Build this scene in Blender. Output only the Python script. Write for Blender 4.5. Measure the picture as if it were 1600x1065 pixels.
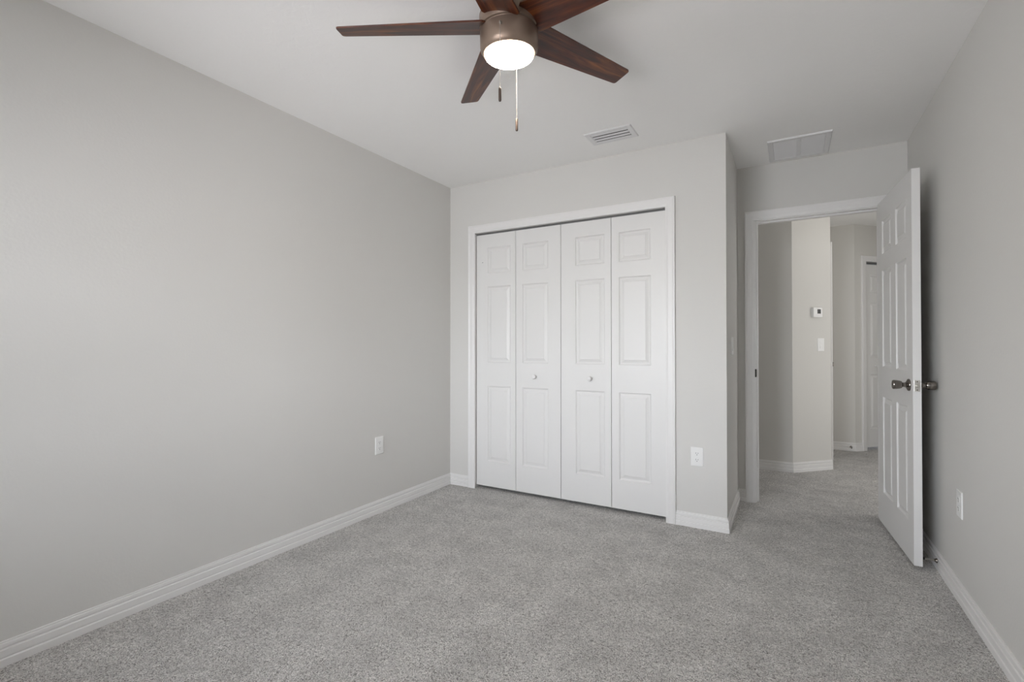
import bpy, math, random
import numpy as np
from mathutils import Vector, Matrix
random.seed(7)
C = bpy.context.scene
for o in list(bpy.data.objects):
    bpy.data.objects.remove(o)

# ------------------------------------------------------------ camera
F_PX, YAW, PITCH, ROLL, CAM_H = 753.47, 0.5233, 0.0084, -0.0004, 1.1406
fw = Vector((-math.sin(YAW)*math.cos(PITCH), math.cos(YAW)*math.cos(PITCH), math.sin(PITCH)))
rt = Vector((math.cos(YAW), math.sin(YAW), 0))
up = rt.cross(fw)
r2 = rt*math.cos(ROLL) + up*math.sin(ROLL)
u2 = -rt*math.sin(ROLL) + up*math.cos(ROLL)
cam = bpy.data.cameras.new('camera')
cam.sensor_fit = 'HORIZONTAL'; cam.sensor_width = 36
cam.lens = F_PX/1600*36
cam.clip_start = 0.02
cam_o = bpy.data.objects.new('camera', cam)
C.collection.objects.link(cam_o)
m = Matrix.Identity(4)
for i in range(3):
    m[i][0], m[i][1], m[i][2] = r2[i], u2[i], -fw[i]
m[2][3] = CAM_H
cam_o.matrix_world = m
C.camera = cam_o

# ------------------------------------------------------------ room numbers (metres)
H = 2.44
XL, XR, XE = -2.435, 0.6525, -0.336      # left wall, right wall, closet return face
YC, YD, YB = 3.199, 3.912, -0.85         # closet wall, door wall, rear wall
T = 0.115                                # wall thickness
WX0, WX1, WZ0, WZ1 = -1.95, -0.55, 0.62, 2.02   # window opening in the rear wall

# ------------------------------------------------------------ world, lights, exposure
w = bpy.data.worlds.new('sky'); C.world = w; w.use_nodes = True
nt = w.node_tree; nt.nodes.clear()
sky = nt.nodes.new('ShaderNodeTexSky'); sky.sky_type = 'NISHITA'
sky.sun_elevation = math.radians(50); sky.sun_rotation = math.radians(20); sky.sun_disc = False
bg = nt.nodes.new('ShaderNodeBackground'); bg.inputs['Strength'].default_value = 0.25
wo = nt.nodes.new('ShaderNodeOutputWorld')
nt.links.new(sky.outputs[0], bg.inputs[0]); nt.links.new(bg.outputs[0], wo.inputs[0])

def lamp(name, kind, loc, energy, color, rot=(0, 0, 0), **kw):
    l = bpy.data.lights.new(name, kind); l.energy = energy; l.color = color
    for k, v in kw.items(): setattr(l, k, v)
    o = bpy.data.objects.new(name, l); C.collection.objects.link(o)
    o.location = loc; o.rotation_euler = rot
    return o
# daylight entering the rear window
# sunlit ground outside throwing light upwards through the window
lamp('ground_bounce_near', 'AREA', (-1.25, YB-T-1.8, -0.10), 700, (0.985, 0.96, 1.0), (math.radians(180), 0, 0), shape='RECTANGLE', size=6, size_y=2.8)
lamp('ground_bounce_far', 'AREA', (-1.25, YB-T-7.2, -0.10), 1300, (1.0, 0.98, 0.93), (math.radians(180), 0, 0), shape='RECTANGLE', size=14, size_y=8)
# bright haze and walls at the horizon, and the sky above
lamp('horizon_light', 'AREA', (-1.25, YB-T-6.0, 2.2), 2300, (0.915, 0.945, 1.0), (math.radians(90), 0, 0), shape='RECTANGLE', size=10, size_y=4)
# hallway ceiling lamp above the thermostat corner; soft area lamp added to fill the hall from its right side
lamp('hall_lamp', 'POINT', (0.80, 4.85, 2.20), 2.6, (1.0, 0.965, 0.93), shadow_soft_size=0.05)
lamp('hall_fill', 'AREA', (1.70, 4.75, 1.15), 10.5, (1.0, 0.98, 0.965), (math.radians(90), 0, math.radians(90)),
     shape='RECTANGLE', size=1.1, size_y=1.7)
FAN_EMIT = 64.0
C.view_settings.view_transform = 'Standard'
C.view_settings.look = 'None'
C.view_settings.exposure = 0.08
C.view_settings.gamma = 1.0
C.view_settings.use_curve_mapping = False
C.cycles.diffuse_bounces = 8
C.cycles.max_bounces = 12

# ------------------------------------------------------------ materials
def s2l(c):
    return tuple(((v/255+0.055)/1.055)**2.4 if v/255 > 0.04045 else v/255/12.92 for v in c)
def mat(name, col, rough=0.5, metal=0.0, spec=0.5, bump=None, emit=None):
    m = bpy.data.materials.new(name); m.use_nodes = True
    nt = m.node_tree; b = nt.nodes['Principled BSDF']
    b.inputs['Base Color'].default_value = (*col, 1)
    b.inputs['Roughness'].default_value = rough
    b.inputs['Metallic'].default_value = metal
    b.inputs['Specular IOR Level'].default_value = spec
    tc = nt.nodes.new('ShaderNodeTexCoord')
    if bump:
        sc, st, dist, det = bump
        n = nt.nodes.new('ShaderNodeTexNoise'); n.inputs['Scale'].default_value = sc; n.inputs['Detail'].default_value = det
        bp = nt.nodes.new('ShaderNodeBump'); bp.inputs['Strength'].default_value = st; bp.inputs['Distance'].default_value = dist
        nt.links.new(tc.outputs['Object'], n.inputs['Vector']); nt.links.new(n.outputs['Fac'], bp.inputs['Height'])
        nt.links.new(bp.outputs['Normal'], b.inputs['Normal'])
    if emit:
        b.inputs['Emission Color'].default_value = (*emit[0], 1); b.inputs['Emission Strength'].default_value = emit[1]
    return m
M = {}
M['wall'] = mat('grey_wall_paint', (0.667, 0.658, 0.636), 0.62, spec=0.3, bump=(90, 0.22, 0.002, 3))
M['wall_hall'] = mat('hall_wall_paint', (0.66, 0.65, 0.62), 0.62, spec=0.3, bump=(90, 0.22, 0.002, 3))
M['trim'] = mat('white_trim_paint', (0.79, 0.783, 0.775), 0.38, bump=(260, 0.04, 0.0008, 2))
M['door'] = mat('white_door_paint', (0.765, 0.76, 0.75), 0.42, bump=(300, 0.05, 0.0008, 2))
M['plastic'] = mat('white_plastic', (0.83, 0.83, 0.82), 0.3)
M['dark'] = mat('dark_slot', (0.01, 0.01, 0.01), 0.7)
M['grille'] = mat('white_enamelled_metal', (0.78, 0.78, 0.79), 0.4)
M['duct'] = mat('duct_interior', (0.16, 0.16, 0.16), 0.8)
M['filter'] = mat('pale_air_filter', (0.86, 0.86, 0.90), 0.9, bump=(200, 0.3, 0.002, 2))
M['nickel'] = mat('antique_nickel', (0.24, 0.22, 0.20), 0.2, metal=1.0)
M['oiled'] = mat('dark_oiled_metal', (0.045, 0.042, 0.038), 0.45, metal=0.7)
M['deep'] = mat('shadowed_duct', (0.05, 0.05, 0.05), 0.8)
M['fob'] = mat('dark_wooden_fob', (0.075, 0.05, 0.038), 0.5)
M['plate'] = mat('brushed_nickel_plate', (0.62, 0.60, 0.56), 0.35, metal=1.0)
M['bronze'] = mat('bronze_fan_housing', (0.27, 0.20, 0.155), 0.42, metal=0.55)
M['chain'] = mat('bright_beaded_chain', (0.42, 0.38, 0.34), 0.45, metal=0.5)
M['rubber'] = mat('black_rubber', (0.02, 0.02, 0.02), 0.6)
M['screen'] = mat('black_thermostat_screen', (0.01, 0.012, 0.012), 0.25)
M['lens'] = mat('glowing_frosted_glass', (0.9, 0.9, 0.88), 0.5, emit=((1.0, 0.865, 0.715), FAN_EMIT))
M['lawn'] = mat('lawn', (0.10, 0.18, 0.05), 0.9)

# ceiling: knock-down texture
def ceiling_mat():
    m = bpy.data.materials.new('white_textured_ceiling'); m.use_nodes = True
    nt = m.node_tree; b = nt.nodes['Principled BSDF']
    b.inputs['Base Color'].default_value = (0.93, 0.928, 0.92, 1); b.inputs['Roughness'].default_value = 0.75
    b.inputs['Specular IOR Level'].default_value = 0.2
    tc = nt.nodes.new('ShaderNodeTexCoord'); n = nt.nodes.new('ShaderNodeTexNoise')
    n.inputs['Scale'].default_value = 22; n.inputs['Detail'].default_value = 4; n.inputs['Distortion'].default_value = 0.6
    r = nt.nodes.new('ShaderNodeValToRGB'); r.color_ramp.elements[0].position = 0.47; r.color_ramp.elements[1].position = 0.56
    bp = nt.nodes.new('ShaderNodeBump'); bp.inputs['Strength'].default_value = 0.11; bp.inputs['Distance'].default_value = 0.002
    nt.links.new(tc.outputs['Object'], n.inputs['Vector']); nt.links.new(n.outputs['Fac'], r.inputs['Fac'])
    nt.links.new(r.outputs['Color'], bp.inputs['Height']); nt.links.new(bp.outputs['Normal'], b.inputs['Normal'])
    return m
M['ceiling'] = ceiling_mat()

def carpet_mat():
    m = bpy.data.materials.new('grey_carpet_tuft_shade'); m.use_nodes = True
    nt = m.node_tree; b = nt.nodes['Principled BSDF']; L = nt.links.new
    b.inputs['Roughness'].default_value = 0.95; b.inputs['Specular IOR Level'].default_value = 0.1
    b.inputs['Sheen Weight'].default_value = 0.15
    tc = nt.nodes.new('ShaderNodeTexCoord')
    n1 = nt.nodes.new('ShaderNodeTexNoise'); n1.inputs['Scale'].default_value = 135; n1.inputs['Detail'].default_value = 1.6; n1.inputs['Distortion'].default_value = 2.0
    n2 = nt.nodes.new('ShaderNodeTexNoise'); n2.inputs['Scale'].default_value = 5.5; n2.inputs['Detail'].default_value = 4; n2.inputs['Roughness'].default_value = 0.65
    n3 = nt.nodes.new('ShaderNodeTexNoise'); n3.inputs['Scale'].default_value = 160; n3.inputs['Detail'].default_value = 1
    for n in (n1, n2, n3): L(tc.outputs['Object'], n.inputs['Vector'])
    r = nt.nodes.new('ShaderNodeValToRGB'); e = r.color_ramp.elements
    e[0].position = 0.36; e[0].color = (0.27, 0.258, 0.245, 1); e[1].position = 0.64; e[1].color = (1.0, 0.98, 0.955, 1)  # dark end paints the shade between tufts into the colour
    x = r.color_ramp.elements.new(0.49); x.color = (0.71, 0.692, 0.668, 1)
    L(n1.outputs['Fac'], r.inputs['Fac'])
    r2_ = nt.nodes.new('ShaderNodeValToRGB'); e = r2_.color_ramp.elements
    e[0].position = 0.34; e[0].color = (0.85, 0.85, 0.85, 1); e[1].position = 0.62; e[1].color = (1.05, 1.05, 1.05, 1)
    L(n2.outputs['Fac'], r2_.inputs['Fac'])
    mx = nt.nodes.new('ShaderNodeMix'); mx.data_type = 'RGBA'; mx.blend_type = 'MULTIPLY'; mx.inputs[0].default_value = 1
    L(r.outputs['Color'], mx.inputs[6]); L(r2_.outputs['Color'], mx.inputs[7])
    L(mx.outputs[2], b.inputs['Base Color'])
    ad = nt.nodes.new('ShaderNodeMath'); ad.operation = 'ADD'; L(n1.outputs['Fac'], ad.inputs[0]); L(n3.outputs['Fac'], ad.inputs[1])
    bp = nt.nodes.new('ShaderNodeBump'); bp.inputs['Strength'].default_value = 0.9; bp.inputs['Distance'].default_value = 0.012
    L(ad.outputs[0], bp.inputs['Height']); L(bp.outputs['Normal'], b.inputs['Normal'])
    return m
M['carpet'] = carpet_mat()

def wood_mat():
    m = bpy.data.materials.new('walnut_blade'); m.use_nodes = True
    nt = m.node_tree; b = nt.nodes['Principled BSDF']; L = nt.links.new
    b.inputs['Roughness'].default_value = 0.34; b.inputs['Specular IOR Level'].default_value = 0.5
    tc = nt.nodes.new('ShaderNodeTexCoord'); mp = nt.nodes.new('ShaderNodeMapping')
    mp.inputs['Scale'].default_value = (2.0, 22, 22)
    L(tc.outputs['Object'], mp.inputs['Vector'])
    n = nt.nodes.new('ShaderNodeTexNoise'); n.inputs['Scale'].default_value = 1.6; n.inputs['Detail'].default_value = 6; n.inputs['Distortion'].default_value = 1.1
    L(mp.outputs['Vector'], n.inputs['Vector'])
    r = nt.nodes.new('ShaderNodeValToRGB'); e = r.color_ramp.elements
    e[0].position = 0.30; e[0].color = (0.022, 0.006, 0.003, 1); e[1].position = 0.76; e[1].color = (0.25, 0.085, 0.018, 1)
    x = r.color_ramp.elements.new(0.5); x.color = (0.075, 0.016, 0.006, 1)
    L(n.outputs['Fac'], r.inputs['Fac']); L(r.outputs['Color'], b.inputs['Base Color'])
    return m
M['wood'] = wood_mat()

def glass_mat():
    m = bpy.data.materials.new('window_glass'); m.use_nodes = True
    nt = m.node_tree; nt.nodes.clear()
    o = nt.nodes.new('ShaderNodeOutputMaterial'); mx = nt.nodes.new('ShaderNodeMixShader')
    fr = nt.nodes.new('ShaderNodeFresnel'); t = nt.nodes.new('ShaderNodeBsdfTransparent'); g = nt.nodes.new('ShaderNodeBsdfGlossy')
    g.inputs['Roughness'].default_value = 0.02
    nt.links.new(fr.outputs[0], mx.inputs[0]); nt.links.new(t.outputs[0], mx.inputs[1]); nt.links.new(g.outputs[0], mx.inputs[2])
    nt.links.new(mx.outputs[0], o.inputs[0])
    return m
M['glass'] = glass_mat()

# ------------------------------------------------------------ helpers
class MB:
    """collects geometry and links it as ONE mesh object"""
    def __init__(s): s.v = []; s.f = []
    def box(s, a, b):
        x0, y0, z0 = a; x1, y1, z1 = b; n = len(s.v)
        s.v += [(x0,y0,z0),(x1,y0,z0),(x1,y1,z0),(x0,y1,z0),(x0,y0,z1),(x1,y0,z1),(x1,y1,z1),(x0,y1,z1)]
        s.f += [[n+i for i in q] for q in ((0,3,2,1),(4,5,6,7),(0,1,5,4),(1,2,6,5),(2,3,7,6),(3,0,4,7))]
        return s
    def prism(s, pts, z0, z1):
        n = len(s.v); k = len(pts)
        s.v += [(x, y, z0) for x, y in pts] + [(x, y, z1) for x, y in pts]
        s.f += [[n+i for i in range(k)][::-1], [n+k+i for i in range(k)]]
        s.f += [[n+i, n+(i+1) % k, n+k+(i+1) % k, n+k+i] for i in range(k)]
        return s
    def lathe(s, prof, axis='z', c=(0, 0, 0), seg=40, caps=True):
        """prof: (radius, height) list, turned about an axis through c"""
        n = len(s.v); k = len(prof)
        for i in range(seg):
            a = 2*math.pi*i/seg; ca, sa = math.cos(a), math.sin(a)
            for r, h in prof:
                p = {'z': (r*ca, r*sa, h), 'y': (r*ca, h, r*sa), 'x': (h, r*ca, r*sa)}[axis]
                s.v.append((p[0]+c[0], p[1]+c[1], p[2]+c[2]))
        for i in range(seg):
            j = (i+1) % seg
            for q in range(k-1):
                s.f.append([n+i*k+q, n+j*k+q, n+j*k+q+1, n+i*k+q+1])
        if caps:
            s.f.append([n+i*k for i in range(seg)][::-1]); s.f.append([n+i*k+k-1 for i in range(seg)])
        return s
    def sweep(s, rings):
        """rings: list of equal-length closed rings of points"""
        n = len(s.v); k = len(rings[0])
        for r in rings: s.v += [tuple(p) for p in r]
        for a in range(len(rings)-1):
            for i in range(k):
                j = (i+1) % k
                s.f.append([n+a*k+i, n+a*k+j, n+(a+1)*k+j, n+(a+1)*k+i])
        s.f.append([n+i for i in range(k)][::-1]); s.f.append([n+(len(rings)-1)*k+i for i in range(k)])
        return s
def _build(s, name, mt, parent=None, bevel=0, smooth=False, M4=None, weld=True):
    import bmesh
    me = bpy.data.meshes.new(name)
    me.from_pydata([tuple(M4 @ Vector(p)) for p in s.v] if M4 else s.v, [], s.f)
    bm = bmesh.new(); bm.from_mesh(me)
    if weld: bmesh.ops.remove_doubles(bm, verts=bm.verts, dist=1e-5)
    bmesh.ops.recalc_face_normals(bm, faces=bm.faces)
    bm.to_mesh(me); bm.free()
    me.materials.append(mt)
    o = bpy.data.objects.new(name, me); C.collection.objects.link(o)
    if smooth:
        me.polygons.foreach_set('use_smooth', [True]*len(me.polygons))
        es = o.modifiers.new('split', 'EDGE_SPLIT'); es.split_angle = math.radians(38)
    if bevel:
        b = o.modifiers.new('bevel', 'BEVEL'); b.width = bevel; b.segments = 2
        b.limit_method = 'ANGLE'; b.angle_limit = math.radians(50)
    if parent: o.parent = parent
    return o
MB.build = _build

def tag(o, label, cat=None, group=None, kind=None):
    o['label'] = label
    if cat: o['category'] = cat
    if group: o['group'] = group
    if kind: o['kind'] = kind
    return o
def struct(o, label, cat):
    return tag(o, label, cat, kind='structure')
def empty(name, loc, rot=(0, 0, 0)):
    o = bpy.data.objects.new(name, None); C.collection.objects.link(o)
    o.location = loc; o.rotation_euler = rot; o.empty_display_size = 0.1
    return o
def copy_tree(o, parent=None):
    c = o.copy(); C.collection.objects.link(c)
    if parent: c.parent = parent
    for ch in [x for x in o.children]: copy_tree(ch, c)
    return c

# ------------------------------------------------------------ shell
HX0, HX1, HY1 = -2.6, 1.75, 7.75          # hallway extents
struct(MB().box((XL-T, YB-T, -0.12), (HX1+T, HY1, 0.0)).build('floor', M['carpet']),
       'grey cut-pile carpet with shade between tufts painted in, covering the bedroom and hallway floor', 'floor')
ceil = MB().box((XL-T, YB-T, H), (HX1+T, HY1, H+0.12))
ceil_o = struct(ceil.build('ceiling', M['ceiling']), 'white lightly textured flat ceiling', 'ceiling')

struct(MB().box((XL-T, YB-T, 0), (XL, YD+T, H)).build('wall_left', M['wall']),
       'long bare light grey wall on the left', 'wall')
struct(MB().box((XR, YB-T, 0), (XR+T, YD, H)).build('wall_right', M['wall']),
       'light grey wall on the right beside the open door', 'wall')
# rear wall with the window opening
b = MB()
b.box((XL, YB-T, 0), (WX0, YB, H)).box((WX1, YB-T, 0), (XR, YB, H))
b.box((WX0, YB-T, 0), (WX1, YB, WZ0)).box((WX0, YB-T, WZ1), (WX1, YB, H))
struct(b.build('wall_rear', M['wall'], weld=False), 'grey wall with the window, opposite the closet', 'wall')
# closet wall
CX0, CX1, CZ = -2.192, -0.695, 2.034
b = MB()
b.box((XL, YC, 0), (CX0-0.012, YC+T, H)).box((CX1+0.012, YC, 0), (XE, YC+T, H)).box((CX0-0.012, YC, CZ+0.012), (CX1+0.012, YC+T, H))
struct(b.build('wall_front', M['wall'], weld=False), 'grey wall holding the white bifold closet doors', 'wall')
struct(MB().box((XE-T, YC+T, 0), (XE, YD, H)).build('wall_return', M['wall']),
       'narrow grey wall face between closet corner and entry door', 'wall')
# door wall
DX0, DX1, DZ = -0.214, 0.512, 2.038
b = MB()
b.box((XL, YD, 0), (DX0-0.018, YD+T, H)).box((DX1+0.018, YD, 0), (HX1, YD+T, H)).box((DX0-0.018, YD, DZ+0.018), (DX1+0.018, YD+T, H))
struct(b.build('wall_entry', M['wall'], weld=False), 'grey wall around the entry doorway', 'wall')

# hallway walls: prisms behind their visible faces
def wallseg(name, p, q, label, z0=0, z1=H, gaps=(), ext=0.0):
    p = Vector(p); q = Vector(q); d = (q-p).normalized(); n = Vector((-d.y, d.x))   # n points behind
    b = MB()
    def piece(a, c, za, zb):
        A = p+d*a; B = p+d*c
        b.prism([(A.x, A.y), (B.x, B.y), (B.x+n.x*0.1, B.y+n.y*0.1), (A.x+n.x*0.1, A.y+n.y*0.1)], za, zb)
    L = (q-p).length; x = 0.0
    for g0, g1, gz in gaps:
        piece(x, g0, z0, z1); piece(g0, g1, gz, z1); x = g1
    piece(x, L, z0, z1)
    return struct(b.build(name, M['wall_hall'], weld=False), label, 'wall')
hAB = (0.016, 5.003); hBE = (0.323, 5.310); hEC = (0.323, 6.338); hCD = (0.603, 6.338); hDE = (1.75, 7.485)
s2 = math.sqrt(0.5)
wallseg('wall_hall_near', (HX0, 5.003), hAB, 'shadowed hallway wall seen at the left of the doorway')
wallseg('wall_hall_angled', hAB, hBE, 'pale angled hallway wall carrying the thermostat')
wallseg('wall_hall_passage', hBE, hEC, 'hallway wall running back behind the thermostat wall', gaps=((0.115, 0.925, 2.05),))
wallseg('wall_hall_far', hEC, hCD, 'narrow far hallway wall beside the hallway closet')
wallseg('wall_hall_closet', hCD, hDE, 'angled far hallway wall with a white bifold door', gaps=((0.150, 0.91, 2.055),))
wallseg('wall_hall_closet_back', (hCD[0]-0.05-s2*0.55, hCD[1]-0.05+s2*0.55+0.1), (hDE[0]-s2*0.55-0.25, hDE[1]+s2*0.55-0.25), 'unseen back wall inside the hallway closet')
wallseg('wall_hall_room_back', (hBE[0]-0.75, 5.10), (hBE[0]-0.75, 6.55), 'unseen wall of the room behind the hallway door')
wallseg('wall_hall_side', hDE, (HX1, YD+T), 'hallway side wall hidden behind the open door')
wallseg('wall_hall_end', (HX0, YD+T), (HX0, 5.003), 'end wall of the hallway')

# ------------------------------------------------------------ baseboards
BT, BH = 0.0135, 0.0877
PROF = [(0, 0), (BT, 0), (BT, 0.025), (BT-0.0015, 0.027), (BT-0.0045, 0.0285), (BT-0.0045, 0.031), (BT-0.003, 0.0335), (BT-0.003, 0.057),
        (BT-0.005, 0.059), (BT-0.0075, 0.060), (BT-0.0075, 0.063), (BT-0.005, 0.067), (BT-0.005, 0.077), (BT-0.006, 0.080), (BT-0.0095, 0.0815),
        (BT-0.0095, 0.084), (BT-0.0075, 0.0855), (BT-0.009, BH), (0, BH)]
def miter(prev, p, nxt):
    """unit-offset direction at p, to the right of travel"""
    def nrm(a, c):
        d = (Vector(c)-Vector(a)).normalized(); return Vector((d.y, -d.x))
    if prev is None: return nrm(p, nxt)
    if nxt is None: return nrm(prev, p)
    a, c = nrm(prev, p), nrm(p, nxt)
    return (a+c)/(1+a.dot(c))
def skirt(name, path, i0, i1, label, z=0.0):
    """board along path[i0..i1], mitred against its neighbours"""
    b = MB(); rings = []
    for i in (i0, i1):
        mdir = miter(path[i-1] if i > 0 else None, path[i], path[i+1] if i+1 < len(path) else None)
        rings.append([(path[i][0]+mdir.x*o, path[i][1]+mdir.y*o, z+h) for o, h in PROF])
    b.sweep(rings)
    return struct(b.build(name, M['trim']), label, 'baseboard')
CW = 0.061                                              # casing width
path = [(XL, YB), (XL, YC), (CX0-CW+0.004, YC)]
skirt('baseboard_left', path, 0, 1, 'white moulded baseboard along the long left wall')
skirt('baseboard_front', path, 1, 2, 'short white baseboard between left corner and closet casing')
path = [(CX1+CW-0.004, YC), (XE, YC), (XE, YD), (DX0-CW-0.007, YD)]
skirt('baseboard_corner', path, 0, 1, 'white baseboard under the outlet right of the closet')
skirt('baseboard_return', path, 1, 2, 'white baseboard on the narrow return beside the doorway')
skirt('baseboard_entry', path, 2, 3, 'short white baseboard left of the entry casing')
path = [(DX1+CW+0.006, YD), (XR, YD), (XR, YB)]
skirt('baseboard_behind_door', path, 0, 1, 'short white baseboard behind the open door')
skirt('baseboard_right', path, 1, 2, 'white moulded baseboard along the right wall')
skirt('baseboard_rear', [(XR, YB), (XL, YB)], 0, 1, 'white baseboard under the window')
path = [(HX0, 5.003), hAB, hBE, (0.323, 5.365)]
skirt('baseboard_hall_near', path, 0, 1, 'white hallway baseboard on the shadowed wall')
skirt('baseboard_hall_angled', path, 1, 2, 'white hallway baseboard below the thermostat')
skirt('baseboard_hall_passage', path, 2, 3, 'short white baseboard edge at end of the thermostat wall')
dC = 0.150-CW
path = [(0.323, 6.30), hEC, hCD, (hCD[0]+s2*dC, hCD[1]+s2*dC)]
skirt('baseboard_hall_far', path, 1, 2, 'white baseboard on the far hallway wall')
skirt('baseboard_hall_closet', path, 2, 3, 'tiny white baseboard piece left of the hallway closet')

# ------------------------------------------------------------ casings
def casing(b, x0, x1, z1, y, w=CW, sgn=-1):
    """three mitred boards around an opening in a wall face at y; the room lies towards sgn*y"""
    prof = [(0, 0), (0, 0.011), (0.012, 0.0125), (0.018, 0.0145), (w-0.016, 0.0155), (w-0.008, 0.0185), (w-0.002, 0.018), (w, 0.015), (w, 0)]
    rings = []
    for (x, z, dx, dz) in ((x0, 0, -1, 0), (x0, z1, -1, 1), (x1, z1, 1, 1), (x1, 0, 1, 0)):
        rings.append([(x+dx*o, y+sgn*t, z+dz*o) for o, t in prof])
    b.sweep(rings)
b = MB(); casing(b, CX0+0.008, CX1-0.002, 2.034, YC)
t1 = struct(b.build('trim_1', M['trim']), 'white casing framing the bedroom bifold closet', 'trim')
b = MB(); g = 0.012
b.box((CX0-g, YC+0.0005, 0), (CX0, YC+T, CZ+g)).box((CX1, YC+0.0005, 0), (CX1+g, YC+T, CZ+g)).box((CX0, YC+0.0005, CZ), (CX1, YC+T, CZ+g))
b.build('jamb', M['trim'], t1)
trk = MB().box((CX0, YC+0.028, CZ-0.014), (CX1, YC+0.030, CZ)).box((CX0, YC+0.052, CZ-0.014), (CX1, YC+0.054, CZ)).box((CX0, YC+0.028, CZ-0.002), (CX1, YC+0.054, CZ))
trk.build('track', M['duct'], t1)

b = MB(); casing(b, DX0-0.007, DX1+0.006, DZ+0.006, YD, w=CW+0.004)
casing(b, DX0-0.007, DX1+0.006, DZ+0.006, YD+T, w=CW+0.004, sgn=1)
t2 = struct(b.build('trim_2', M['trim'], weld=False), 'white casing and jamb of the bedroom entry doorway', 'trim')
b = MB(); g = 0.018
b.box((DX0-g, YD, 0), (DX0, YD+T, DZ+g)).box((DX1, YD, 0), (DX1+g, YD+T, DZ+g)).box((DX0, YD, DZ), (DX1, YD+T, DZ+g))
b.build('jamb', M['trim'], t2, weld=False)
b = MB(); y0, y1 = YD+0.040, YD+0.075
b.box((DX0, y0, 0), (DX0+0.011, y1, DZ)).box((DX1-0.011, y0, 0), (DX1, y1, DZ)).box((DX0+0.011, y0, DZ-0.011), (DX1-0.011, y1, DZ))
b.build('door_stop_strip', M['trim'], t2, weld=False)
tag(MB().box((DX0-0.0085, YD-0.0125, 0.908), (DX0+0.0015, YD+0.030, 0.966)).build('strike_plate', M['oiled'], t2, bevel=0.003), 'dark metal strike plate')

# ------------------------------------------------------------ panelled door slabs
def panel_face(b, W, Z, xs, zs, y, sgn):
    """moulded face in the plane y; xs, zs: list of (a, b) panel spans"""
    cx = sorted({0, W, *[v for s in xs for v in s]}); cz = sorted({0, Z, *[v for s in zs for v in s]})
    rings = [(0, 0), (0.0015, 0.0035), (0.007, 0.0085), (0.012, 0.0095), (0.016, 0.0090), (0.033, 0.0028), (0.0345, 0.0008)]
    for i in range(len(cx)-1):
        for j in range(len(cz)-1):
            a, c, d, e = cx[i], cx[i+1], cz[j], cz[j+1]
            if (a, c) in xs and (d, e) in zs:
                n = len(b.v)
                for o, t in rings:
                    yy = y - sgn*t
                    b.v += [(a+o, yy, d+o), (c-o, yy, d+o), (c-o, yy, e-o), (a+o, yy, e-o)]
                for k in range(len(rings)-1):
                    for q in range(4):
                        b.f.append([n+k*4+q, n+k*4+(q+1) % 4, n+k*4+4+(q+1) % 4, n+k*4+4+q])
                n2 = n+4*(len(rings)-1); b.f.append([n2, n2+1, n2+2, n2+3])
            else:
                n = len(b.v)
                b.v += [(a, y, d), (c, y, d), (c, y, e), (a, y, e)]; b.f.append([n, n+1, n+2, n+3])
    return cx, cz
def slab(W, Z, th, xs, zs):
    """door slab: x 0..W, z 0..Z, faces at y=0 and y=th, moulded on both"""
    b = MB()
    cx, cz = panel_face(b, W, Z, xs, zs, 0, -1)
    panel_face(b, W, Z, xs, zs, th, 1)
    for i in range(len(cx)-1):
        for z in (0, Z):
            n = len(b.v); b.v += [(cx[i], 0, z), (cx[i+1], 0, z), (cx[i+1], th, z), (cx[i], th, z)]; b.f.append([n, n+1, n+2, n+3])
    for j in range(len(cz)-1):
        for x in (0, W):
            n = len(b.v); b.v += [(x, 0, cz[j]), (x, 0, cz[j+1]), (x, th, cz[j+1]), (x, th, cz[j])]; b.f.append([n, n+1, n+2, n+3])
    return b
def zspans(z0): return [(0.222-z0, 0.817-z0), (1.004-z0, 1.604-z0), (1.709-z0, 1.913-z0)]
KNOB = [(0.0, 0), (0.012, 0), (0.0105, -0.004), (0.0075, -0.008), (0.0075, -0.012), (0.012, -0.017), (0.0165, -0.022), (0.0170, -0.027), (0.014, -0.032), (0.006, -0.035), (0.0, -0.0355)]

LEAF = [-2.190, -1.826, -1.4485, -1.0685, -0.697]
PX = [(-2.083, -1.873), (-1.767, -1.551), (-1.333, -1.117), (-1.014, -0.799)]
def bifold(name, ids, knob_leaf, knob_x, label, z0=0.024, z1=2.020, hole=False):
    x0 = LEAF[ids[0]]
    root = empty(name, (x0, YC+0.024, z0)); struct(root, label, 'closet door')
    for k in ids:
        a, c = LEAF[k]+0.0018, LEAF[k+1]-0.0018
        lf = slab(c-a, z1-z0, 0.034, [(PX[k][0]-a, PX[k][1]-a)], zspans(z0)).build('door_leaf', M['door'], root)
        lf.location = (a-x0, 0, 0)
        if k == knob_leaf:
            kb = MB().lathe(KNOB, 'y', seg=28, caps=False).build('knob', M['trim'], lf, smooth=True)
            kb.location = (knob_x-a, 0, 0.904-z0); kb['label'] = 'small round white knob'
        if hole:
            hl = MB().lathe([(0.003, 0.0005), (0.003, -0.0012), (0.001, -0.0015)], 'y', seg=12).build('nail_hole', M['dark'], lf)
            hl.location = (0.058, 0, 1.800-z0); hole = False
    for zz in (0.25, 1.0, 1.75):                        # the leaves' hinges, on the closet side
        hx = LEAF[ids[1]]-x0
        MB().box((hx-0.02, 0.034, zz-0.035), (hx+0.02, 0.037, zz+0.035)).lathe([(0.004, zz-0.035), (0.004, zz+0.035)], 'z', (hx, 0.040, 0), seg=12).build('hinge', M['plate'], root, weld=False)
    return root
bifold('door_1', (0, 1), 1, -1.6575, 'left pair of white panelled bifold closet doors', hole=True)
bifold('door_2', (2, 3), 2, -1.2215, 'right pair of white panelled bifold closet doors')

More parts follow.
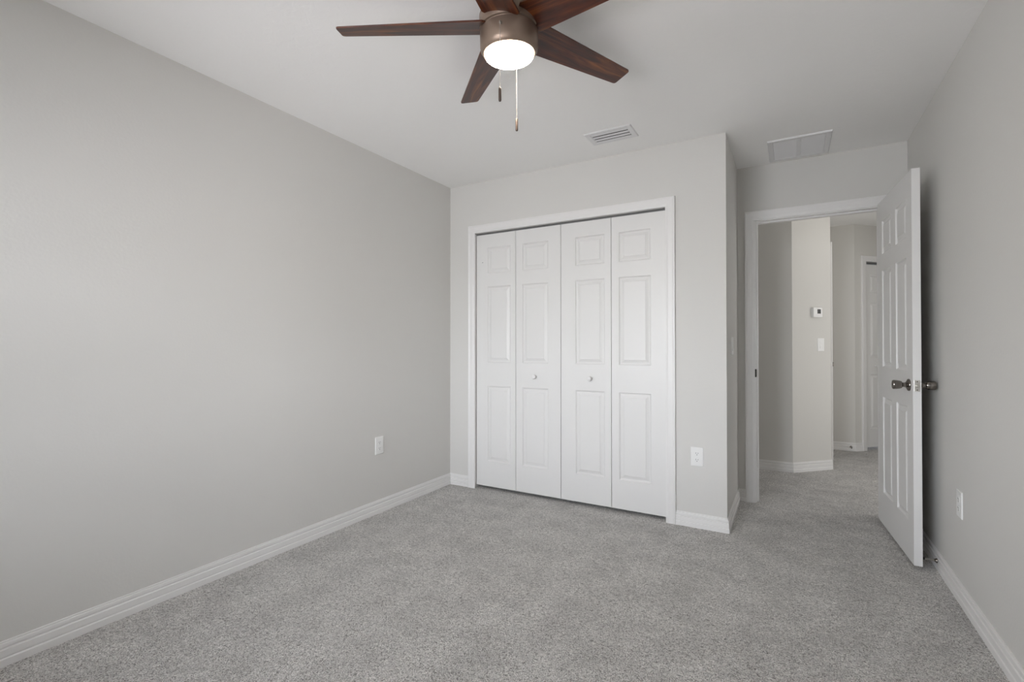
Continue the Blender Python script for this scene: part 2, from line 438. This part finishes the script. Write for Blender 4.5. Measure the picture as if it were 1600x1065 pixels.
# entry door, standing open
Fp = Vector((0.5415, 3.158)); Hp = Vector((0.4925, 3.880))
dv = Fp-Hp; DW = dv.length; ang = math.atan2(dv.y, dv.x)
door = empty('door_3', (Hp.x, Hp.y, 0.018), (0, 0, ang))
struct(door, 'white six-panel entry door standing open against the right wall', 'door')
Z3 = 2.026
# local x runs hinge -> free edge; local +y is the side towards the right wall
sl = slab(DW, Z3, 0.035, [(DW-0.612, DW-0.404), (DW-0.306, DW-0.098)], [(a-0.0, b_-0.0) for a, b_ in zspans(0.018)]).build('door_slab', M['door'], door)
kx, kz = DW-0.060, 0.932-0.018
TUL = [(0.0, 0), (0.0315, 0), (0.0320, 0.003), (0.030, 0.007), (0.021, 0.011), (0.013, 0.016), (0.0115, 0.026), (0.0135, 0.030),
       (0.0185, 0.033), (0.0215, 0.042), (0.0235, 0.056), (0.0240, 0.066), (0.022, 0.0705), (0.016, 0.072), (0.0, 0.0722)]
DOOR_SIDE = -1
def knob_side(s, y):
    o = MB().lathe([(r, s*h) for r, h in TUL], 'y', (kx, y, kz), seg=36, caps=False).build('door_knob', M['nickel'], door, smooth=True)
    o['label'] = 'dark nickel tulip door knob'
knob_side(-1, 0.0); knob_side(1, 0.035)
lp = MB().box((DW-0.001, 0.005, kz-0.029), (DW+0.0015, 0.030, kz+0.029)).build('latch_plate', M['plate'], door, bevel=0.003)
MB().lathe([(0.0075, 0.0), (0.0075, 0.008), (0.006, 0.012), (0.002, 0.013)], 'x', (DW+0.001, 0.0175, kz), seg=20).build('latch_bolt', M['plate'], lp, smooth=True)
for zz in (-0.021, 0.021):
    MB().lathe([(0.0032, 0), (0.0032, 0.0012), (0.001, 0.0016)], 'x', (DW+0.0012, 0.0175, kz+zz), seg=14).build('screw', M['nickel'], lp)
for zz in (0.25, 1.0, 1.78):
    MB().lathe([(0.006, zz-0.045), (0.006, zz+0.045)], 'z', (-0.004, 0.040, 0), seg=14).build('hinge', M['plate'], door, smooth=True)

# hallway closet bifold on the far angled wall
def along(p, a, off=0.0):
    """point a metres along the angled wall from p, off metres behind its face"""
    return (p[0]+s2*a-s2*off, p[1]+s2*a+s2*off)
R45 = Matrix.Translation((hCD[0], hCD[1], 0)) @ Matrix.Rotation(math.radians(45), 4, 'Z')
b = MB(); casing(b, 0.150, 0.910, 2.045, 0, w=CW)
t3 = struct(b.build('trim_3', M['trim'], M4=R45), 'white casing of the hallway closet on the angled wall', 'trim')
g = 0.010
MB().box((0.140, 0.0, 0), (0.150, 0.1, 2.055)).box((0.910, 0, 0), (0.920, 0.1, 2.055)).box((0.150, 0, 2.045), (0.910, 0.1, 2.055)).build('jamb', M['trim'], t3, M4=R45, weld=False)
MB().box((0.150, 0.03, 2.031), (0.910, 0.05, 2.045)).build('track', M['duct'], t3, M4=R45)
d4 = empty('door_4', (*along(hCD, 0.152, 0.022), 0.026), (0, 0, math.radians(45)))
struct(d4, 'white bifold closet door on the far hallway wall', 'closet door')
for k in range(2):
    lf = slab(0.374, 1.992, 0.034, [(0.085, 0.295)], zspans(0.026)).build('door_leaf', M['door'], d4)
    lf.location = (0.003+k*0.378, 0, 0)
    if k == 0:
        kb = MB().lathe(KNOB, 'y', seg=24, caps=False).build('knob', M['trim'], lf, smooth=True)
        kb.location = (0.160, 0, 0.885); kb['label'] = 'small round white knob'

# hallway passage door, almost edge-on behind the thermostat wall
R90 = Matrix.Translation((hBE[0], hBE[1], 0)) @ Matrix.Rotation(math.radians(90), 4, 'Z')
b = MB(); casing(b, 0.127, 0.913, 2.040, 0, w=CW)
t4 = struct(b.build('trim_4', M['trim'], M4=R90), 'white casing edge visible beside the thermostat wall', 'trim')
MB().box((0.115, 0, 0), (0.127, 0.1, 2.05)).box((0.913, 0, 0), (0.925, 0.1, 2.05)).box((0.127, 0, 2.04), (0.913, 0.1, 2.05)).build('jamb', M['trim'], t4, M4=R90, weld=False)
d5 = empty('door_5', (hBE[0]-0.002, hBE[1]+0.130, 0.02), (0, 0, math.radians(90)))
struct(d5, 'white hallway door seen edge-on behind the thermostat wall', 'door')
slab(0.780, 2.015, 0.035, [(0.11, 0.34), (0.44, 0.67)], zspans(0.02)).build('door_slab', M['door'], d5)
o = MB().lathe([(r, -h*1.05) for r, h in TUL], 'y', (0.692, 0, 0.935-0.02), seg=28, caps=False).build('door_knob', M['nickel'], d5, smooth=True)
o['label'] = 'dark nickel door knob'

# ------------------------------------------------------------ window in the rear wall
b = MB(); fy0, fy1 = YB-0.09, YB-0.045
fr = 0.045
b.box((WX0, fy0, WZ0), (WX0+fr, fy1, WZ1)).box((WX1-fr, fy0, WZ0), (WX1, fy1, WZ1))
b.box((WX0+fr, fy0, WZ0), (WX1-fr, fy1, WZ0+fr)).box((WX0+fr, fy0, WZ1-fr), (WX1-fr, fy1, WZ1))
win = struct(b.build('window_1', M['plastic'], weld=False), 'white single-hung window in the rear wall', 'window')
zm = (WZ0+WZ1)/2
MB().box((WX0+fr, fy0, zm-0.018), (WX1-fr, fy1, zm+0.018)).build('meeting_rail', M['plastic'], win)
MB().box((WX0+fr, fy0+0.012, WZ0+fr), (WX1-fr, fy0+0.016, zm-0.018)).build('glass_pane', M['glass'], win)
MB().box((WX0+fr, fy0+0.022, zm+0.018), (WX1-fr, fy0+0.026, WZ1-fr)).build('glass_pane', M['glass'], win)
MB().box((WX0-0.03, YB-0.045, WZ0-0.02), (WX1+0.03, YB+0.02, WZ0)).build('window_sill', M['trim'], win, bevel=0.004)

# ------------------------------------------------------------ ceiling fan
FX, FY = -0.890, 1.520
TX, TY = -0.012, 0.057                                   # the fan hangs very slightly out of level
fan = empty('ceiling_fan', (FX, FY, 2.309))
fan.rotation_euler = (math.atan(TY), -math.atan(TX), 0)
tag(fan, 'five-blade walnut ceiling fan with bronze housing and glowing drum light', 'ceiling fan')
z = lambda a: a-2.309
ho = MB().lathe([(0.0, z(2.290)), (0.1045, z(2.290)), (0.1065, z(2.287)), (0.1065, z(2.232)), (0.1045, z(2.222)), (0.0985, z(2.213)), (0.0945, z(2.2095)), (0.0, z(2.2095))], seg=72, caps=False).build('light_housing', M['bronze'], fan, smooth=True)
ho['label'] = 'brown bronze light kit drum'
MB().lathe([(0.0, z(2.288)), (0.100, z(2.288)), (0.1005, z(2.296)), (0.1065, z(2.298)), (0.1075, z(2.305)), (0.1075, z(2.345)), (0.100, z(2.360)), (0.085, z(2.366)), (0.085, z(2.44)), (0.0, z(2.44))], seg=72, caps=False).build('motor_housing', M['bronze'], fan, smooth=True)
MB().lathe([(0.0, z(2.385)), (0.092, z(2.385)), (0.096, z(2.395)), (0.096, z(2.438)), (0.0, z(2.4385))], seg=64, caps=False).build('ceiling_canopy', M['bronze'], fan, smooth=True)
le = [(0.0, z(2.212))] + [(0.0900*math.cos(a)**0.55, z(2.2065)-0.020*math.sin(a)) for a in [math.radians(q) for q in range(0, 90, 6)]] + [(0.0, z(2.1865))]
ls = MB().lathe(le, seg=72, caps=False).build('light_shade', M['lens'], fan, smooth=True)
ls['label'] = 'glowing white frosted glass shade'
# blades
R_TIP, R0, WT, W0, BP, DROOP, TH0 = 0.622, 0.082, 0.045, 0.070, -0.229, 0.015, math.radians(210.48)
def blade_mesh():
    pts = []; cr = 0.012
    def w_at(u): return W0+(WT-W0)*(u-0.12)/(R_TIP-0.12)
    base = [(R0, -0.058), (R0+0.006, -0.064), (R0+0.014, -w_at(R0+0.014))]
    tip = []
    for s in (-1, 1):
        for k in range(5):
            a = math.radians(90*k/4)
            if s < 0: tip.append((R_TIP-cr+cr*math.sin(a), -(WT-cr)-cr*math.cos(a)))
            else: tip.append((R_TIP-cr+cr*math.cos(a), (WT-cr)+cr*math.sin(a)))
    outline = base + tip + [(u, -v) for u, v in base[::-1]]
    b = MB(); b.prism(outline, -0.003, 0.003)
    return b
bl0 = blade_mesh().build('blade', M['wood'], fan, bevel=0.0012)
for k in range(5):
    o = bl0 if k == 0 else bl0.copy()
    if k: C.collection.objects.link(o); o.parent = fan
    o.matrix_local = Matrix.Rotation(TH0+k*2*math.pi/5, 4, 'Z') @ Matrix.Rotation(DROOP, 4, 'Y') @ Matrix.Rotation(BP, 4, 'X')
# blade irons
ir0 = MB().box((0.070, -0.030, 0.003), (0.165, 0.030, 0.007)).box((0.070, -0.018, 0.003), (0.110, 0.018, 0.016)).build('blade_bracket', M['bronze'], fan, bevel=0.002, weld=False)
for k in range(5):
    o = ir0 if k == 0 else ir0.copy()
    if k: C.collection.objects.link(o); o.parent = fan
    o.matrix_local = Matrix.Rotation(TH0+k*2*math.pi/5, 4, 'Z') @ Matrix.Rotation(DROOP, 4, 'Y') @ Matrix.Rotation(BP, 4, 'X')
# pull chains (they hang plumb, so undo the fan's tilt)
bpy.context.view_layer.update()
inv = fan.matrix_basis.inverted()
def chain(lat, dep, ztop, zf0, zf1):
    P = Vector((FX, FY, 0)) + rt*lat + Vector((-math.sin(YAW), math.cos(YAW), 0))*dep
    P = Vector((P.x, P.y, ztop)); ctr = Vector((FX, FY, ztop)); inw = (ctr-P); inw.z = 0; inw.normalize()
    b = MB()
    n = int((ztop-zf0)/0.0042)
    b.lathe([(0.0006, zf0), (0.0006, ztop)], 'z', (P.x, P.y, 0), seg=6)
    for i in range(n):
        zz = zf0+(ztop-zf0)*(i+0.5)/n
        b.lathe([(0.0002, zz-0.0016), (0.0010, zz-0.0009), (0.0013, zz), (0.0010, zz+0.0009), (0.0002, zz+0.0016)], 'z', (P.x, P.y, 0), seg=7)
    c = b.build('pull_chain', M['chain'], fan, smooth=True, M4=inv, weld=False)
    c['label'] = 'thin bright beaded pull chain'
    R = Matrix.Translation(P+inw*0.004) @ inw.to_track_quat('X', 'Z').to_matrix().to_4x4()
    MB().lathe([(0.0045, 0.006), (0.0045, 0.0), (0.003, -0.003), (0.002, -0.007), (0.0, -0.008)], 'x', seg=16, caps=False).build('eyelet', M['chain'], c, smooth=True, M4=inv @ R)
    f = MB().lathe([(0.001, zf0), (0.0035, zf0-0.0015), (0.0050, zf0-0.004), (0.0052, zf1+0.004), (0.004, zf1+0.0005), (0.001, zf1)], 'z', (P.x, P.y, 0), seg=20).build('fob', M['fob'], c, smooth=True, M4=inv)
    f['label'] = 'dark cylindrical fob'
chain(-0.030, -0.1085, 2.256, 2.028, 1.979)
chain(0.030, 0.1085, 2.256, 2.023, 1.973)

# ------------------------------------------------------------ ceiling vents
vx0, vx1, vy0, vy1 = -1.100, -0.808, 2.790, 2.973
v = empty('ceiling_vent', ((vx0+vx1)/2, (vy0+vy1)/2, H))
tag(v, 'white louvred supply vent on the ceiling above the closet', 'vent')
def frame_ring(b, hx, hy, w, zt, zi):
    rings = []
    prof = [(0, 0.0), (0, -zt*0.4), (0.004, -zt), (w-0.006, -zt*0.8), (w, -zi), (w, 0.0)]
    n = len(b.v)
    cs = [(-1, -1), (1, -1), (1, 1), (-1, 1)]
    for sx, sy in cs:
        for o, h in prof: b.v.append((sx*(hx-o), sy*(hy-o), h))
    k = len(prof)
    for i in range(4):
        j = (i+1) % 4
        for q in range(k):
            b.f.append([n+i*k+q, n+j*k+q, n+j*k+(q+1) % k, n+i*k+(q+1) % k])
hx, hy = (vx1-vx0)/2, (vy1-vy0)/2
b = MB(); frame_ring(b, hx, hy, 0.034, 0.007, 0.002); b.build('frame', M['grille'], v)
MB().box((-hx+0.030, -hy+0.030, -0.0008), (hx-0.030, hy-0.030, -0.0003)).build('duct_shade_sheet', M['dark'], v)  # black sheet below the ceiling, painting the shade inside the duct
for k in range(3):
    yy = -hy+0.037+k*0.038; pr = []
    for a in range(9):                                   # curved blade, its face turned towards the room
        t = a/8; pr.append((yy+0.020*t, -0.0015-0.0030*math.sin(math.pi*0.5*t)))
    ring = [(y_, z_) for y_, z_ in pr] + [(y_, z_+0.0016) for y_, z_ in pr[::-1]]
    MB().sweep([[(-hx+0.034, y_, z_) for y_, z_ in ring], [(hx-0.034, y_, z_) for y_, z_ in ring]]).build('louver', M['grille'], v)
gx0, gx1, gy0, gy1 = -0.122, 0.229, 3.474, 3.862
v = empty('return_air_grille', ((gx0+gx1)/2, (gy0+gy1)/2, H))
tag(v, 'square white return air grille on the ceiling in front of the doorway', 'vent')
hx, hy = (gx1-gx0)/2, (gy1-gy0)/2
b = MB(); frame_ring(b, hx, hy, 0.034, 0.010, 0.004)
b.box((-0.012, -hy+0.034, -0.0075), (0.012, hy-0.034, -0.003)); b.build('frame', M['grille'], v, weld=False)
b = MB(); n = 34
for k in range(n):
    yy = -hy+0.038+(2*hy-0.076)*k/(n-1)
    for xa, xb in ((-hx+0.034, -0.012), (0.012, hx-0.034)):
        q = len(b.v); t = 0.004
        b.v += [(xa, yy-t, -0.002), (xb, yy-t, -0.002), (xb, yy+t, -0.0062), (xa, yy+t, -0.0062), (xa, yy-t, -0.0012), (xb, yy-t, -0.0012), (xb, yy+t, -0.0054), (xa, yy+t, -0.0054)]
        b.f += [[q+i for i in f] for f in ((0,1,2,3),(7,6,5,4),(0,4,5,1),(1,5,6,2),(2,6,7,3),(3,7,4,0))]
b.build('louvers', M['grille'], v, weld=False)
MB().box((-hx+0.030, -hy+0.030, -0.0006), (hx-0.030, hy-0.030, -0.0002)).build('filter', M['filter'], v)

# ------------------------------------------------------------ outlets, switches, thermostat
def wall_item(name, loc, ang):
    """local x along the wall, local -y out of the wall"""
    return empty(name, loc, (0, 0, ang))
def plate(parent, w=0.074, h=0.118, t=0.0055):
    b = MB(); i = 0.004
    b.sweep([[(-w/2+o, y, -h/2+o), (w/2-o, y, -h/2+o), (w/2-o, y, h/2-o), (-w/2+o, y, h/2-o)] for o, y in ((0, 0), (0, -t*0.5), (0.0015, -t*0.85), (i, -t))])
    return b.build('cover_plate', M['plastic'], parent)
def outlet(loc, ang, label):
    o = wall_item('outlet', loc, ang); tag(o, label, 'outlet', 'duplex wall outlets in the bedroom')
    plate(o)
    for s in (-1, 1):
        b = MB(); pts = []
        for k in range(24):
            a = 2*math.pi*k/24; pts.append((0.0172*math.cos(a), max(-0.0135, min(0.0135, 0.0172*math.sin(a)))))
        b.sweep([[(x, y, s*0.0198+z_) for x, z_ in pts] for y in (-0.005, -0.0068)])
        rc = b.build('receptacle', M['plastic'], o)
        for (x, zz, ww, hh) in ((-0.0064, 0.003, 0.0019, 0.0085), (0.0064, 0.003, 0.0019, 0.0068)):
            MB().box((x-ww/2, -0.0071, s*0.0198+zz-hh/2), (x+ww/2, -0.0066, s*0.0198+zz+hh/2)).build('slot', M['dark'], rc)
        MB().lathe([(0.0024, -0.0066), (0.0024, -0.0071)], 'y', (0, 0, s*0.0198-0.0075), seg=12).build('ground_hole', M['dark'], rc)
    MB().lathe([(0.0028, -0.0053), (0.0026, -0.0064), (0.001, -0.0067)], 'y', (0, 0, 0), seg=12).build('screw', M['grille'], o)
    return o
outlet((XL, 2.404, 0.456), math.radians(90), 'white duplex outlet low on the long left wall')
outlet((-0.508, YC, 0.442), 0, 'white duplex outlet between closet casing and the corner')
outlet((XR, 2.862, 0.432), math.radians(-90), 'white duplex outlet low on the right wall past the door')
def rocker(loc, ang, label, w=0.074):
    o = wall_item('light_switch', loc, ang); tag(o, label, 'light switch')
    plate(o, w=w)
    for x in ([0] if w < 0.1 else [-0.023, 0.023]):
        b = MB()
        b.box((x-0.0168, -0.0062, -0.0335), (x+0.0168, -0.005, 0.0335)); b.build('rocker_frame', M['plastic'], o)
        b = MB().sweep([[(x-0.015, -0.0060, -0.0315), (x-0.015, -0.0095, -0.0315), (x-0.015, -0.0066, 0.0), (x-0.015, -0.0070, 0.0315), (x-0.015, -0.0060, 0.0315)],
                        [(x+0.015, -0.0060, -0.0315), (x+0.015, -0.0095, -0.0315), (x+0.015, -0.0066, 0.0), (x+0.015, -0.0070, 0.0315), (x+0.015, -0.0060, 0.0315)]])
        b.build('rocker', M['plastic'], o)
    return o
rocker((XE, 3.505, 1.135), math.radians(90), 'white rocker switch on the narrow wall beside the doorway', w=0.118)
A45 = math.radians(45)
rocker((*along(hAB, 0.318), 1.142), A45, 'white rocker switch on the hallway wall below the thermostat')
th = wall_item('thermostat', (*along(hAB, 0.262), 1.436), A45)
tag(th, 'white thermostat with a small black screen on the angled hallway wall', 'thermostat')
MB().box((-0.055, -0.008, -0.042), (0.055, 0, 0.042)).build('base_plate', M['plastic'], th, bevel=0.003)
MB().box((-0.052, -0.027, -0.046), (0.052, -0.008, 0.046)).build('housing', M['plastic'], th, bevel=0.005)
MB().box((-0.008, -0.0278, -0.012), (0.030, -0.0265, 0.028)).build('screen', M['screen'], th)
for k in range(4):
    MB().box((-0.030+k*0.016, -0.0282, -0.030), (-0.020+k*0.016, -0.0265, -0.024)).build('button', M['grille'], th, bevel=0.0008)

# ------------------------------------------------------------ door stops
def spring_stop(loc, ang, L, label, tip='rubber'):
    o = wall_item('door_stop', loc, ang); tag(o, label, 'door stop')
    MB().lathe([(0.0, 0), (0.0115, 0), (0.0115, -0.003), (0.007, -0.009), (0.0055, -0.012), (0.0, -0.012)], 'y', seg=20, caps=False).build('base', M['nickel'], o, smooth=True)
    b = MB(); r_, n = 0.0042, int((L-0.022)/0.0021)
    rings = []
    for i in range(n*12+1):
        a = 2*math.pi*i/12; yc = -0.011-(L-0.022)*i/(n*12); c = Vector((r_*math.cos(a), yc, r_*math.sin(a)))
        e1 = Vector((math.cos(a), 0, math.sin(a))); e2 = Vector((0, 1, 0))
        rings.append([c+(e1*math.cos(t)+e2*math.sin(t))*0.0009 for t in [k*math.pi*2/5 for k in range(5)]])
    b.sweep(rings).build('spring', M['plate'], o, smooth=True)
    MB().lathe([(0.0, -L+0.013), (0.0055, -L+0.013), (0.0062, -L+0.004), (0.005, -L), (0.0, -L)], 'y', seg=20, caps=False).build('tip', M['rubber'], o, smooth=True)
spring_stop((XR-BT+0.001, 3.200, 0.048), math.radians(-90), 0.062, 'metal spring door stop on the right baseboard behind the door')
spring_stop((0.562, 6.338-BT+0.001, 0.044), 0, 0.07, 'small door stop on the far hallway baseboard')
